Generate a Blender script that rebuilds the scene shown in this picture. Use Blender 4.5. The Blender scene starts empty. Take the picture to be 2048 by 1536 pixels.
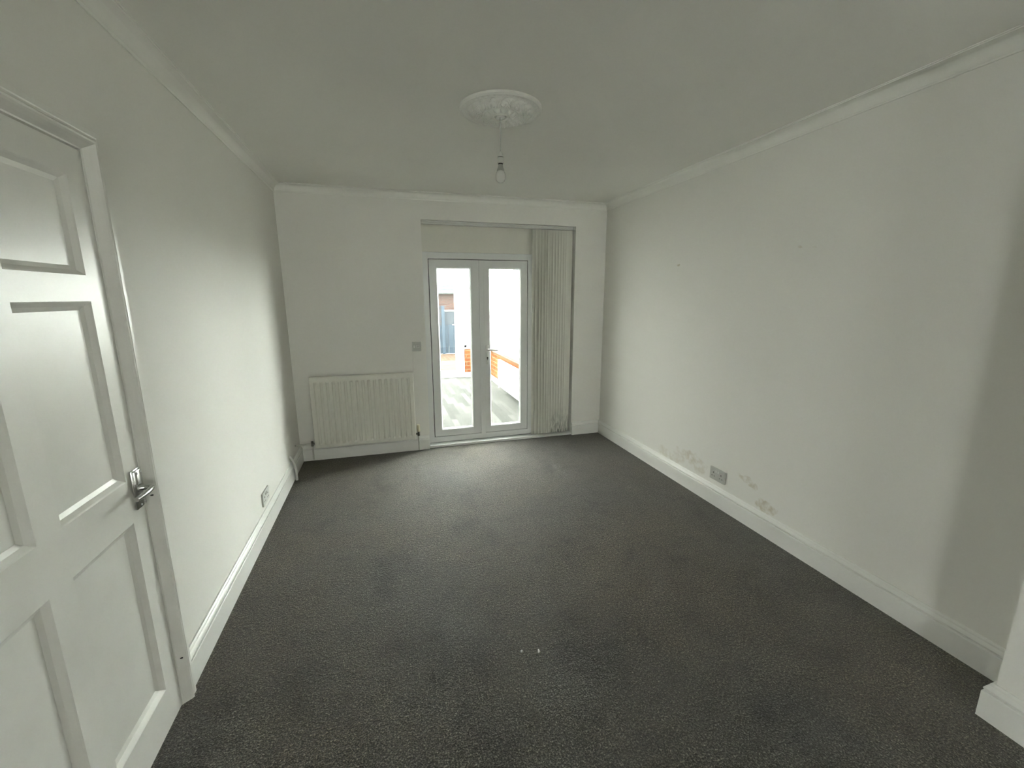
import bpy, bmesh, math, random
from mathutils import Vector, Matrix
random.seed(4)
S = bpy.context.scene
COL = S.collection

# ------------------------------------------------------------------ camera
cd = bpy.data.cameras.new('camera')
cam = bpy.data.objects.new('camera', cd)
COL.objects.link(cam)
cd.sensor_fit = 'HORIZONTAL'
cd.sensor_width = 36.0
cd.lens = 860.18 / 2048 * 36.0
cd.clip_start = 0.02
cd.clip_end = 200
r = Vector((0.95948678, -0.28173855, -0.00291698))
u = Vector((0.05857139, 0.18932212, 0.98016658))
w = Vector((0.27559847, 0.94062773, -0.19815389))
M = Matrix.Identity(4)
for i in range(3):
    M[i][0] = r[i]; M[i][1] = u[i]; M[i][2] = -w[i]
M[2][3] = 1.5455
cam.matrix_world = M
S.camera = cam

# ------------------------------------------------------------------ light and exposure
SKY = 60.0
world = bpy.data.worlds.new('world')
S.world = world
world.use_nodes = True
wn = world.node_tree.nodes; wl = world.node_tree.links
wn.clear()
wo = wn.new('ShaderNodeOutputWorld')
bg = wn.new('ShaderNodeBackground')
bg.inputs['Color'].default_value = (1.0, 0.985, 0.95, 1)
bg.inputs['Strength'].default_value = SKY
wl.new(bg.outputs[0], wo.inputs[0])
sd = bpy.data.lights.new('sun', 'SUN')
sd.energy = 26.0
sd.angle = math.radians(0.8)
sd.color = (1.0, 0.94, 0.82)
sun = bpy.data.objects.new('sun', sd)
COL.objects.link(sun)
sun.location = (-6, 14, 8)
sun.rotation_euler = Vector((0.66, -0.75, -0.70)).to_track_quat('-Z', 'Y').to_euler()
S.view_settings.view_transform = 'Standard'
S.view_settings.look = 'None'
S.view_settings.exposure = 0.50
S.view_settings.gamma = 1.0
S.view_settings.use_curve_mapping = False
try:
    S.cycles.max_bounces = 16
    S.cycles.diffuse_bounces = 10
    S.cycles.transparent_max_bounces = 12
    S.cycles.sample_clamp_indirect = 8
except Exception:
    pass

# ------------------------------------------------------------------ room numbers (metres)
XL, XR, YB, H = -0.848, 2.325, 4.34, 2.5
YR = -4.6                       # wall behind the camera
RY0, RY1, RZ0, RZ1 = -3.9, -3.0, 0.8, 1.6    # unseen side window, added behind the camera for fill light
OX0, OX1, OZ = 0.380, 1.972, 2.264   # opening in the back wall
YF = 4.42                       # face of the french door frame
YO = 4.62                       # outside face of the back wall
CX1, CY1 = 1.90, 8.30           # conservatory right wall, far wall
CX0 = -1.3
CZ = 2.25

# ------------------------------------------------------------------ materials
def mat(name, col, rough=0.5, metal=0.0, spec=0.5, noise=0, nscale=8, bump=0, bscale=200, sheen=0, bdist=0.002, coat=0):
    m = bpy.data.materials.new(name)
    m.use_nodes = True
    nt = m.node_tree; b = nt.nodes['Principled BSDF']
    b.inputs['Base Color'].default_value = (*col, 1)
    b.inputs['Roughness'].default_value = rough
    b.inputs['Metallic'].default_value = metal
    b.inputs['Specular IOR Level'].default_value = spec
    if sheen: b.inputs['Sheen Weight'].default_value = sheen
    if coat: b.inputs['Coat Weight'].default_value = coat
    geo = nt.nodes.new('ShaderNodeNewGeometry')
    if noise:
        n = nt.nodes.new('ShaderNodeTexNoise'); n.inputs['Scale'].default_value = nscale; n.inputs['Detail'].default_value = 4
        nt.links.new(geo.outputs['Position'], n.inputs['Vector'])
        mr = nt.nodes.new('ShaderNodeMapRange')
        mr.inputs['To Min'].default_value = 1 - noise; mr.inputs['To Max'].default_value = 1 + noise
        mr.inputs['From Min'].default_value = 0.3; mr.inputs['From Max'].default_value = 0.7
        nt.links.new(n.outputs['Fac'], mr.inputs['Value'])
        mx = nt.nodes.new('ShaderNodeMix'); mx.data_type = 'RGBA'; mx.blend_type = 'MULTIPLY'
        mx.inputs['Factor'].default_value = 1
        mx.inputs['A'].default_value = (*col, 1)
        nt.links.new(mr.outputs['Result'], mx.inputs['B'])
        nt.links.new(mx.outputs['Result'], b.inputs['Base Color'])
    if bump:
        n2 = nt.nodes.new('ShaderNodeTexNoise'); n2.inputs['Scale'].default_value = bscale; n2.inputs['Detail'].default_value = 3
        nt.links.new(geo.outputs['Position'], n2.inputs['Vector'])
        bp = nt.nodes.new('ShaderNodeBump'); bp.inputs['Strength'].default_value = bump; bp.inputs['Distance'].default_value = bdist
        nt.links.new(n2.outputs['Fac'], bp.inputs['Height'])
        nt.links.new(bp.outputs['Normal'], b.inputs['Normal'])
    return m

WALLC = (0.87, 0.866, 0.83)
M_wall = mat('wall_paint', WALLC, 0.75, spec=0.3, noise=0.015, nscale=1.5, bump=0.25, bscale=60, bdist=0.001)
M_ceil = mat('ceiling_paint', (0.92, 0.922, 0.885), 0.85, spec=0.2, noise=0.02, nscale=1.2, bump=0.2, bscale=50, bdist=0.001)
M_gloss = mat('white_gloss_paint', (0.86, 0.865, 0.84), 0.32, noise=0.015, nscale=5, bump=0.15, bscale=40, bdist=0.001)
M_door = mat('door_gloss_paint', (0.85, 0.85, 0.815), 0.34, noise=0.03, nscale=6, bump=0.35, bscale=45, bdist=0.0012)
M_upvc = mat('white_upvc', (0.80, 0.815, 0.81), 0.3)
M_filler = mat('filler_board_paint', (0.78, 0.775, 0.71), 0.6, noise=0.02, nscale=3)
M_gasket = mat('dark_gasket', (0.03, 0.035, 0.03), 0.6)
M_chrome = mat('chrome', (0.75, 0.76, 0.76), 0.16, metal=1.0)
M_satin = mat('satin_metal', (0.6, 0.61, 0.6), 0.35, metal=1.0)
M_dark = mat('dark_plastic', (0.02, 0.02, 0.02), 0.5)
M_plastic = mat('white_plastic', (0.72, 0.73, 0.70), 0.35)
M_greyplastic = mat('grey_white_plastic', (0.52, 0.53, 0.50), 0.4)
M_rad = mat('radiator_enamel', (0.80, 0.795, 0.73), 0.35)
M_fabric = mat('blind_fabric', (0.70, 0.70, 0.63), 0.85, spec=0.2, bump=0.2, bscale=400, bdist=0.0006)
M_cream = mat('cream_plastic', (0.72, 0.66, 0.50), 0.4)
M_bulb = mat('bulb_opal_glass', (0.86, 0.86, 0.83), 0.06, coat=0.6)
M_rose = mat('plaster_rose', (0.92, 0.922, 0.89), 0.5, spec=0.4, bump=0.6, bscale=90, bdist=0.002)
M_cup = mat('glossy_white_cup', (0.88, 0.88, 0.86), 0.04, coat=1.0)
M_pipe = mat('painted_pipe', (0.66, 0.66, 0.62), 0.4)
M_plank_edge = mat('white_render', (0.70, 0.70, 0.68), 0.8)
M_paper = mat('paper_scrap', (0.85, 0.85, 0.83), 0.6)

def stained(name, base, spots):
    """wall paint with damp stains: each spot is (y, z, ry, rz, strength) on the wall, edges broken by noise"""
    m = mat(name, base, 0.75, spec=0.3, bump=0.25, bscale=60, bdist=0.001)
    nt = m.node_tree; N = nt.nodes; L = nt.links
    b = N['Principled BSDF']
    geo = N.new('ShaderNodeNewGeometry')
    sep = N.new('ShaderNodeSeparateXYZ')
    nz = N.new('ShaderNodeTexNoise'); nz.inputs['Scale'].default_value = 14; nz.inputs['Detail'].default_value = 5
    L.new(geo.outputs['Position'], nz.inputs['Vector'])
    ad = N.new('ShaderNodeVectorMath'); ad.operation = 'MULTIPLY_ADD'
    L.new(nz.outputs['Color'], ad.inputs[0]); ad.inputs[1].default_value = (0.11, 0.11, 0.11)
    L.new(geo.outputs['Position'], ad.inputs[2])
    L.new(ad.outputs[0], sep.inputs[0])
    def mth(op, a, bb=None, cl=False):
        n = N.new('ShaderNodeMath'); n.operation = op; n.use_clamp = cl
        for k, v in enumerate((a, bb)):
            if v is None: continue
            if isinstance(v, (int, float)): n.inputs[k].default_value = v
            else: L.new(v, n.inputs[k])
        return n.outputs[0]
    tot = None
    for (y, z, ry, rz, st) in spots:
        dy = mth('DIVIDE', mth('SUBTRACT', sep.outputs['Y'], y + 0.055), ry)
        dz = mth('DIVIDE', mth('SUBTRACT', sep.outputs['Z'], z + 0.055), rz)
        d2 = mth('SQRT', mth('ADD', mth('MULTIPLY', dy, dy), mth('MULTIPLY', dz, dz)))
        v = mth('MULTIPLY', mth('MULTIPLY', mth('SUBTRACT', 1.0, d2), 4.0, True), st)
        tot = v if tot is None else mth('MAXIMUM', tot, v)
    nz2 = N.new('ShaderNodeTexNoise'); nz2.inputs['Scale'].default_value = 26; nz2.inputs['Detail'].default_value = 4
    L.new(geo.outputs['Position'], nz2.inputs['Vector'])
    mr = N.new('ShaderNodeMapRange'); mr.inputs['From Min'].default_value = 0.35; mr.inputs['From Max'].default_value = 0.62
    L.new(nz2.outputs['Fac'], mr.inputs['Value'])
    f = mth('MULTIPLY', tot, mr.outputs['Result'])
    mx = N.new('ShaderNodeMix'); mx.data_type = 'RGBA'
    L.new(f, mx.inputs['Factor'])
    mx.inputs['A'].default_value = (*base, 1)
    mx.inputs['B'].default_value = (0.58, 0.53, 0.41, 1)
    L.new(mx.outputs['Result'], b.inputs['Base Color'])
    return m
M_wall_right = stained('wall_paint_damp', WALLC, [
    (3.02, 0.20, 0.20, 0.050, .35), (2.80, 0.26, 0.16, 0.055, .55), (2.66, 0.235, 0.09, 0.06, .4),
    (2.23, 0.315, 0.07, 0.022, .5), (2.15, 0.285, 0.05, 0.028, .65),
    (2.03, 0.185, 0.09, 0.045, .75),
    (3.10, 1.80, 0.016, 0.016, .8), (2.015, 1.813, 0.02, 0.012, .4), (1.92, 1.805, 0.012, 0.008, .4)])

def carpet_mat():
    m = bpy.data.materials.new('charcoal_carpet'); m.use_nodes = True
    nt = m.node_tree; N = nt.nodes; L = nt.links; b = N['Principled BSDF']
    geo = N.new('ShaderNodeNewGeometry')
    def noise(scale, det=3, rough=.5, stretch=None, dist=0):
        n = N.new('ShaderNodeTexNoise'); n.inputs['Scale'].default_value = scale
        n.inputs['Detail'].default_value = det; n.inputs['Roughness'].default_value = rough; n.inputs['Distortion'].default_value = dist
        if stretch:
            mp = N.new('ShaderNodeMapping'); mp.inputs['Scale'].default_value = stretch
            L.new(geo.outputs['Position'], mp.inputs['Vector']); L.new(mp.outputs[0], n.inputs['Vector'])
        else: L.new(geo.outputs['Position'], n.inputs['Vector'])
        return n
    def ramp(src, stops):
        c = N.new('ShaderNodeValToRGB'); L.new(src, c.inputs[0])
        while len(c.color_ramp.elements) < len(stops): c.color_ramp.elements.new(.5)
        for e, (p, col) in zip(c.color_ramp.elements, stops):
            e.position = p; e.color = (*col, 1)
        return c
    fine = noise(165, 2, .7)
    fleck = ramp(fine.outputs['Fac'], [(.38, (.010, .0098, .0082)), (.50, (.048, .047, .041)), (.60, (.125, .122, .108)), (.68, (.28, .275, .245))])
    tuft = noise(70, 3, .7)
    tr = ramp(tuft.outputs['Fac'], [(.36, (.52, .52, .52)), (.64, (1.42, 1.42, 1.41))])
    big = noise(3.0, 6, .72, (1, .8, 1), .3)
    br = ramp(big.outputs['Fac'], [(.34, (.55, .56, .58)), (.46, (.92, .92, .92)), (.56, (1.0, 1.0, .98)), (.68, (1.25, 1.22, 1.16))])
    def mul(a, c):
        x = N.new('ShaderNodeMix'); x.data_type = 'RGBA'; x.blend_type = 'MULTIPLY'; x.inputs['Factor'].default_value = 1
        L.new(a, x.inputs['A']); L.new(c, x.inputs['B']); return x.outputs['Result']
    scuff = noise(8, 5, .65, (1, 1.4, 1), .4)
    sr = ramp(scuff.outputs['Fac'], [(.33, (.70, .70, .71)), (.44, (1.0, 1.0, 1.0)), (.60, (1.02, 1.02, 1.02)), (.74, (1.16, 1.15, 1.12))])
    tint = noise(.8, 2, .5)
    tn = ramp(tint.outputs['Fac'], [(.38, (1.14, 1.03, .90)), (.5, (1.06, 1.02, .95)), (.62, (.99, 1.01, 1.01))])
    c = mul(mul(mul(mul(fleck.outputs[0], tr.outputs[0]), br.outputs[0]), sr.outputs[0]), tn.outputs[0])
    L.new(c, b.inputs['Base Color'])
    b.inputs['Roughness'].default_value = 0.75
    b.inputs['Specular IOR Level'].default_value = 0.25
    b.inputs['Sheen Weight'].default_value = 0.30
    b.inputs['Sheen Roughness'].default_value = 0.45
    b.inputs['Sheen Tint'].default_value = (1.0, .97, .92, 1)
    ma = N.new('ShaderNodeMath'); ma.operation = 'MULTIPLY_ADD'
    L.new(tuft.outputs['Fac'], ma.inputs[0]); ma.inputs[1].default_value = 1.4; L.new(fine.outputs['Fac'], ma.inputs[2])
    ma2 = N.new('ShaderNodeMath'); ma2.operation = 'MULTIPLY_ADD'
    L.new(big.outputs['Fac'], ma2.inputs[0]); ma2.inputs[1].default_value = 0.6; L.new(ma.outputs[0], ma2.inputs[2])
    bp = N.new('ShaderNodeBump'); bp.inputs['Strength'].default_value = 0.9; bp.inputs['Distance'].default_value = 0.006
    L.new(ma2.outputs[0], bp.inputs['Height']); L.new(bp.outputs[0], b.inputs['Normal'])
    return m
M_carpet = carpet_mat()

def brick_mat(name, c1, c2, mortar, axis='x', bw=.215, bh=.075, mort=.012):
    m = bpy.data.materials.new(name); m.use_nodes = True
    nt = m.node_tree; N = nt.nodes; L = nt.links; b = N['Principled BSDF']
    geo = N.new('ShaderNodeNewGeometry'); sp = N.new('ShaderNodeSeparateXYZ'); cb = N.new('ShaderNodeCombineXYZ')
    L.new(geo.outputs['Position'], sp.inputs[0])
    L.new(sp.outputs['X' if axis == 'x' else 'Y'], cb.inputs[0])
    L.new(sp.outputs['Z' if axis in 'xy' else 'X'], cb.inputs[1])
    t = N.new('ShaderNodeTexBrick')
    t.inputs['Scale'].default_value = 1; t.inputs['Brick Width'].default_value = bw; t.inputs['Row Height'].default_value = bh
    t.inputs['Mortar Size'].default_value = mort; t.inputs['Mortar Smooth'].default_value = .2
    t.inputs['Color1'].default_value = (*c1, 1); t.inputs['Color2'].default_value = (*c2, 1); t.inputs['Mortar'].default_value = (*mortar, 1)
    L.new(cb.outputs[0], t.inputs['Vector']); L.new(t.outputs['Color'], b.inputs['Base Color'])
    bp = N.new('ShaderNodeBump'); bp.inputs['Strength'].default_value = .5; bp.inputs['Distance'].default_value = .006; bp.invert = True
    L.new(t.outputs['Fac'], bp.inputs['Height']); L.new(bp.outputs[0], b.inputs['Normal'])
    b.inputs['Roughness'].default_value = .9; b.inputs['Specular IOR Level'].default_value = 0.0
    return m
M_brick_far = brick_mat('orange_brick', (.085, .030, .012), (.065, .023, .010), (.07, .048, .028), 'x')
M_brick_side = brick_mat('orange_brick_side', (.085, .030, .012), (.065, .023, .010), (.07, .048, .028), 'y')
M_brick_house = brick_mat('red_brick_house', (.022, .012, .010), (.017, .010, .009), (.02, .017, .016), 'x')
M_roof = brick_mat('slate_roof', (.014, .017, .019), (.018, .021, .023), (.009, .011, .013), 'x', .25, .12, .008)
M_patio = brick_mat('patio_slabs', (.030, .026, .019), (.025, .022, .017), (.013, .012, .009), 'z', .6, .6, .012)
M_edging = brick_mat('brick_edging', (.018, .012, .009), (.023, .016, .012), (.026, .023, .018), 'z', .22, .11, .01)
M_fence = mat('slate_blue_fence_paint', (.0125, .0170, .0225), .9, spec=0, noise=.12, nscale=5)
M_trellis = mat('faded_fence_board', (.014, .016, .019), .9, spec=0, noise=.12, nscale=5)
M_render = mat('white_render_wall', (.6, .6, .58), .9)
M_grass = mat('outside_ground', (.07, .07, .06), .9)

def laminate():
    m = bpy.data.materials.new('grey_laminate'); m.use_nodes = True
    nt = m.node_tree; N = nt.nodes; L = nt.links; b = N['Principled BSDF']
    geo = N.new('ShaderNodeNewGeometry'); sp = N.new('ShaderNodeSeparateXYZ'); cb = N.new('ShaderNodeCombineXYZ')
    L.new(geo.outputs['Position'], sp.inputs[0]); L.new(sp.outputs['Y'], cb.inputs[0]); L.new(sp.outputs['X'], cb.inputs[1])
    t = N.new('ShaderNodeTexBrick'); t.inputs['Scale'].default_value = 1
    t.inputs['Brick Width'].default_value = .62; t.inputs['Row Height'].default_value = .075; t.inputs['Mortar Size'].default_value = .0015
    t.inputs['Color1'].default_value = (.022, .0225, .021, 1); t.inputs['Color2'].default_value = (.040, .0405, .038, 1); t.inputs['Mortar'].default_value = (.025, .025, .023, 1)
    t.offset = .37
    L.new(cb.outputs[0], t.inputs['Vector'])
    L.new(t.outputs['Color'], b.inputs['Base Color'])
    b.inputs['Roughness'].default_value = .5
    b.inputs['Specular IOR Level'].default_value = .0
    return m
M_lam = laminate()

def glass_mat():
    m = bpy.data.materials.new('clear_glass'); m.use_nodes = True
    nt = m.node_tree; N = nt.nodes; L = nt.links
    N.remove(N['Principled BSDF'])
    tr = N.new('ShaderNodeBsdfTransparent'); tr.inputs[0].default_value = (.95, .97, .96, 1)
    gl = N.new('ShaderNodeBsdfGlossy'); gl.inputs['Roughness'].default_value = .01
    lw = N.new('ShaderNodeLayerWeight'); lw.inputs[0].default_value = .5
    pw = N.new('ShaderNodeMath'); pw.operation = 'POWER'; L.new(lw.outputs['Facing'], pw.inputs[0]); pw.inputs[1].default_value = 5
    fr = N.new('ShaderNodeMath'); fr.operation = 'MULTIPLY_ADD'; L.new(pw.outputs[0], fr.inputs[0]); fr.inputs[1].default_value = .5; fr.inputs[2].default_value = .02
    mx = N.new('ShaderNodeMixShader')
    L.new(fr.outputs[0], mx.inputs[0]); L.new(tr.outputs[0], mx.inputs[1]); L.new(gl.outputs[0], mx.inputs[2])
    L.new(mx.outputs[0], N['Material Output'].inputs[0])
    return m
M_glass = glass_mat()

def poly_mat():
    m = bpy.data.materials.new('opal_roof_sheet'); m.use_nodes = True
    nt = m.node_tree; N = nt.nodes; L = nt.links
    N.remove(N['Principled BSDF'])
    tr = N.new('ShaderNodeBsdfTranslucent'); tr.inputs[0].default_value = (.85, .86, .86, 1)
    df = N.new('ShaderNodeBsdfDiffuse'); df.inputs[0].default_value = (.5, .5, .5, 1)
    ad = N.new('ShaderNodeMixShader'); ad.inputs[0].default_value = .15
    L.new(tr.outputs[0], ad.inputs[1]); L.new(df.outputs[0], ad.inputs[2])
    L.new(ad.outputs[0], N['Material Output'].inputs[0])
    return m
M_poly = poly_mat()

# ------------------------------------------------------------------ mesh helpers
def new(): return bmesh.new()
def box(bm, x0, x1, y0, y1, z0, z1, bevel=0.0, seg=2):
    g = bmesh.ops.create_cube(bm, size=1)
    vs = g['verts']
    for v in vs:
        v.co.x = x0 + (v.co.x + .5) * (x1 - x0)
        v.co.y = y0 + (v.co.y + .5) * (y1 - y0)
        v.co.z = z0 + (v.co.z + .5) * (z1 - z0)
    if bevel > 0:
        es = list({e for v in vs for e in v.link_edges})
        bmesh.ops.bevel(bm, geom=es, offset=bevel, segments=seg, affect='EDGES', profile=.5)
    return bm
def tube(bm, pts, rad, n=12, caps=True):
    pts = [Vector(p) for p in pts]; rings = []
    if not isinstance(rad, (list, tuple)): rad = [rad] * len(pts)
    up = None
    for i, p in enumerate(pts):
        d = (pts[min(i + 1, len(pts) - 1)] - pts[max(i - 1, 0)]).normalized()
        if up is None:
            up = Vector((0, 0, 1)) if abs(d.z) < .9 else Vector((1, 0, 0))
        a = d.cross(up).normalized(); bb = a.cross(d).normalized(); up = bb
        rings.append([bm.verts.new(p + (a * math.cos(2 * math.pi * k / n) + bb * math.sin(2 * math.pi * k / n)) * rad[i]) for k in range(n)])
    for i in range(len(rings) - 1):
        for k in range(n):
            bm.faces.new((rings[i][k], rings[i][(k + 1) % n], rings[i + 1][(k + 1) % n], rings[i + 1][k]))
    if caps:
        bm.faces.new(rings[0][::-1]); bm.faces.new(rings[-1])
    return bm
def lathe(bm, prof, c, n=32):
    """prof: list of (radius, z) top to bottom"""
    rings = []
    for (rr, z) in prof:
        if rr < 1e-5: rings.append([bm.verts.new((c[0], c[1], z))])
        else: rings.append([bm.verts.new((c[0] + rr * math.cos(2 * math.pi * k / n), c[1] + rr * math.sin(2 * math.pi * k / n), z)) for k in range(n)])
    for i in range(len(rings) - 1):
        A, B = rings[i], rings[i + 1]
        for k in range(n):
            k2 = (k + 1) % n
            if len(A) == 1 and len(B) == 1: continue
            if len(A) == 1: bm.faces.new((A[0], B[k2], B[k]))
            elif len(B) == 1: bm.faces.new((A[k], A[k2], B[0]))
            else: bm.faces.new((A[k], A[k2], B[k2], B[k]))
    return bm
def sweep(bm, path, prof, side=1, closed_prof=True):
    """extrude profile (offset into the room, z) along a 2D path with mitred corners; side=1 -> offset to the right of travel"""
    P = [Vector(p) for p in path]; rows = []
    for i, p in enumerate(P):
        def nrm(a, b):
            d = (b - a).normalized(); return Vector((d.y, -d.x)) * side
        if i == 0: m = nrm(P[0], P[1])
        elif i == len(P) - 1: m = nrm(P[-2], P[-1])
        else:
            n1, n2 = nrm(P[i - 1], p), nrm(p, P[i + 1])
            m = (n1 + n2); m = m / (m.dot(n1))
        rows.append([bm.verts.new((p.x + m.x * o, p.y + m.y * o, z)) for (o, z) in prof])
    n = len(prof)
    for i in range(len(rows) - 1):
        for k in range(n if closed_prof else n - 1):
            k2 = (k + 1) % n
            bm.faces.new((rows[i][k], rows[i][k2], rows[i + 1][k2], rows[i + 1][k]))
    if closed_prof:
        bm.faces.new(rows[0]); bm.faces.new(rows[-1][::-1])
    return bm
def obj(name, bm, m, parent=None, smooth=False, label=None):
    bmesh.ops.recalc_face_normals(bm, faces=bm.faces)
    me = bpy.data.meshes.new(name); bm.to_mesh(me); bm.free()
    if smooth:
        for p in me.polygons: p.use_smooth = True
        try: me.set_sharp_from_angle(angle=math.radians(38))
        except Exception: pass
    if m: me.materials.append(m)
    o = bpy.data.objects.new(name, me); COL.objects.link(o)
    if parent: 
        o.parent = parent
        o.matrix_parent_inverse = Matrix.Translation(parent.location).inverted()
    if label: o['label'] = label
    return o
def tag(o, label, cat, group=None):
    o['label'] = label; o['category'] = cat
    if group: o['group'] = group
    return o
def struct(o, label=None, cat=None):
    o['kind'] = 'structure'
    if label: o['label'] = label
    if cat: o['category'] = cat
    return o
def thing(name, loc, label=None, cat=None, group=None):
    o = bpy.data.objects.new(name, None); COL.objects.link(o); o.location = loc; o.empty_display_size = .05
    if label: tag(o, label, cat, group)
    return o

# ------------------------------------------------------------------ room shell
bm = box(new(), XL - .1, XR + .15, YR - .1, YB + .08, -.12, 0)
struct(obj('floor', bm, M_carpet), 'charcoal grey flecked carpet covering the room floor', 'floor')
bm = box(new(), XL - .1, XR + .15, YR - .1, YB + .02, H, H + .12)
struct(obj('ceiling', bm, M_ceil), 'plain white painted ceiling', 'ceiling')

# left wall with the doorway
DY0, DY1, DZ = 0.85, 1.69, 1.977
bm = new()
box(bm, XL - .12, XL, YR - .1, RY0, 0, H)
box(bm, XL - .12, XL, RY1, DY0 - .01, 0, H)
box(bm, XL - .12, XL, RY0, RY1, 0, RZ0)
box(bm, XL - .12, XL, RY0, RY1, RZ1, H)
box(bm, XL - .12, XL, DY1 + .012, YO, 0, H)
box(bm, XL - .12, XL, DY0 - .01, DY1 + .012, DZ + .012, H)
struct(obj('wall_left', bm, M_wall), 'off-white painted wall holding the panelled door', 'wall')
# right wall
bm = box(new(), XR, XR + .15, YR - .1, YO, 0, H)
struct(obj('wall_right', bm, M_wall_right), 'long off-white wall with damp stains above its skirting', 'wall')
# chimney breast
PX, PY = 2.075, 0.775
bm = box(new(), PX, XR, -0.95, PY, 0, H)
struct(obj('wall_chimney_breast', bm, M_wall), 'projecting white chimney breast at the near right edge', 'wall')
# back wall with opening
bm = new()
box(bm, XL, OX0, YB, YO, 0, H)
box(bm, OX1, XR, YB, YO, 0, H)
box(bm, OX0, OX1, YB, YO, OZ, H)
struct(obj('wall_back', bm, M_wall), 'off-white end wall around the french door recess', 'wall')
# rear wall behind the camera
QX0, QX1, QZ0, QZ1 = 0.15, 0.80, 0.9, 1.55  # opening for an unseen window, added to fill the back wall with light
bm = new()
box(bm, XL, QX0, YR - .1, YR, 0, H)
box(bm, QX1, XR, YR - .1, YR, 0, H)
box(bm, QX0, QX1, YR - .1, YR, 0, QZ0)
box(bm, QX0, QX1, YR - .1, YR, QZ1, H)
struct(obj('wall_rear', bm, M_wall), 'off-white wall behind the camera', 'wall')
def window(name, axis, p, a0, a1, z0, z1, n, label, fw=.055, dep=.06, transom=None):
    """uPVC window in plane axis=p from a0..a1, n lights; frame > glass panes"""
    w = thing(name, ((a0 + a1) / 2, p, z0) if axis == 'y' else (p, (a0 + a1) / 2, z0)); struct(w, label, 'window')
    def bx(bm, s0, s1, zz0, zz1, d0, d1, bev=.006):
        if axis == 'y': box(bm, s0, s1, p + d0, p + d1, zz0, zz1, bev)
        else: box(bm, p + d0, p + d1, s0, s1, zz0, zz1, bev)
    bm = new()
    bx(bm, a0, a1, z0, z0 + fw, -dep / 2, dep / 2); bx(bm, a0, a1, z1 - fw, z1, -dep / 2, dep / 2)
    bx(bm, a0, a0 + fw, z0, z1, -dep / 2, dep / 2); bx(bm, a1 - fw, a1, z0, z1, -dep / 2, dep / 2)
    st = (a1 - a0) / n
    for k in range(1, n): bx(bm, a0 + k * st - fw * .6, a0 + k * st + fw * .6, z0 + fw, z1 - fw, -dep / 2, dep / 2)
    if transom: bx(bm, a0 + fw, a1 - fw, transom - fw * .5, transom + fw * .5, -dep / 2 + .004, dep / 2 - .004)
    obj('window_frame', bm, M_upvc, w)
    for k in range(n):
        bm = new(); bx(bm, a0 + k * st + fw * .5, a0 + (k + 1) * st - fw * .5, z0 + fw * .5, z1 - fw * .5, -.003, .003, 0)
        obj('glass_pane', bm, M_glass, w)
    return w
window('fill_window_1', 'x', XL - .06, RY0, RY1, RZ0, RZ1, 2, 'unseen side window added behind the camera for fill light')

window('fill_window_2', 'y', YR - .05, QX0, QX1, QZ0, QZ1, 1, 'unseen rear window added behind the camera for fill light')

# cornice
CP = [(0, H - .066), (.005, H - .0665), (.0075, H - .059)]
for k in range(0, 11):
    t = math.radians(90 * k / 10)
    CP.append((.062 - .053 * math.cos(t), H - .058 + .050 * math.sin(t)))
CP += [(.0625, H - .004), (.069, H - .004), (.069, H + .002), (0, H + .002)]
def flip(path): return path[::-1]
bm = sweep(new(), [(XL, YR), (XL, YB), (XR, YB), (XR, PY), (PX, PY), (PX, -.95), (XR, -.95), (XR, YR)], CP, 1)
struct(obj('trim_1', bm, M_ceil, smooth=True), 'narrow white coving running round the ceiling', 'cornice')
# skirting
T = .024
BP = [(0, 0), (T, 0), (T, .106), (T - .002, .109), (T - .0105, .110), (T - .0105, .114), (T - .003, .116), (T - .002, .122), (T - .006, .130), (T - .011, .137), (T - .0125, .143), (T - .017, .149), (0, .149)]
def skirting(name, path, label):
    bm = sweep(new(), path, BP, 1)
    return struct(obj(name, bm, M_gloss), label, 'skirting board')
skirting('baseboard_left', [(XL, DY1 + .062), (XL, YB - .001)], 'white moulded skirting board along the left wall')
skirting('baseboard_back', [(XL + T, YB), (OX0 - .004, YB)], 'white skirting board under the radiator')
skirting('baseboard_corner', [(OX1 + .002, YB), (XR - T, YB)], 'short white skirting board right of the blind')
skirting('baseboard_right', [(XR, YB - .001), (XR, PY + .001)], 'white moulded skirting board along the right wall')
skirting('baseboard_chimney', [(XR - T, PY), (PX, PY), (PX, -.95)], 'white skirting board round the chimney breast')
skirting('baseboard_rear', [(XR, YR), (XL, YR)], 'white skirting board along the rear wall')

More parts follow.
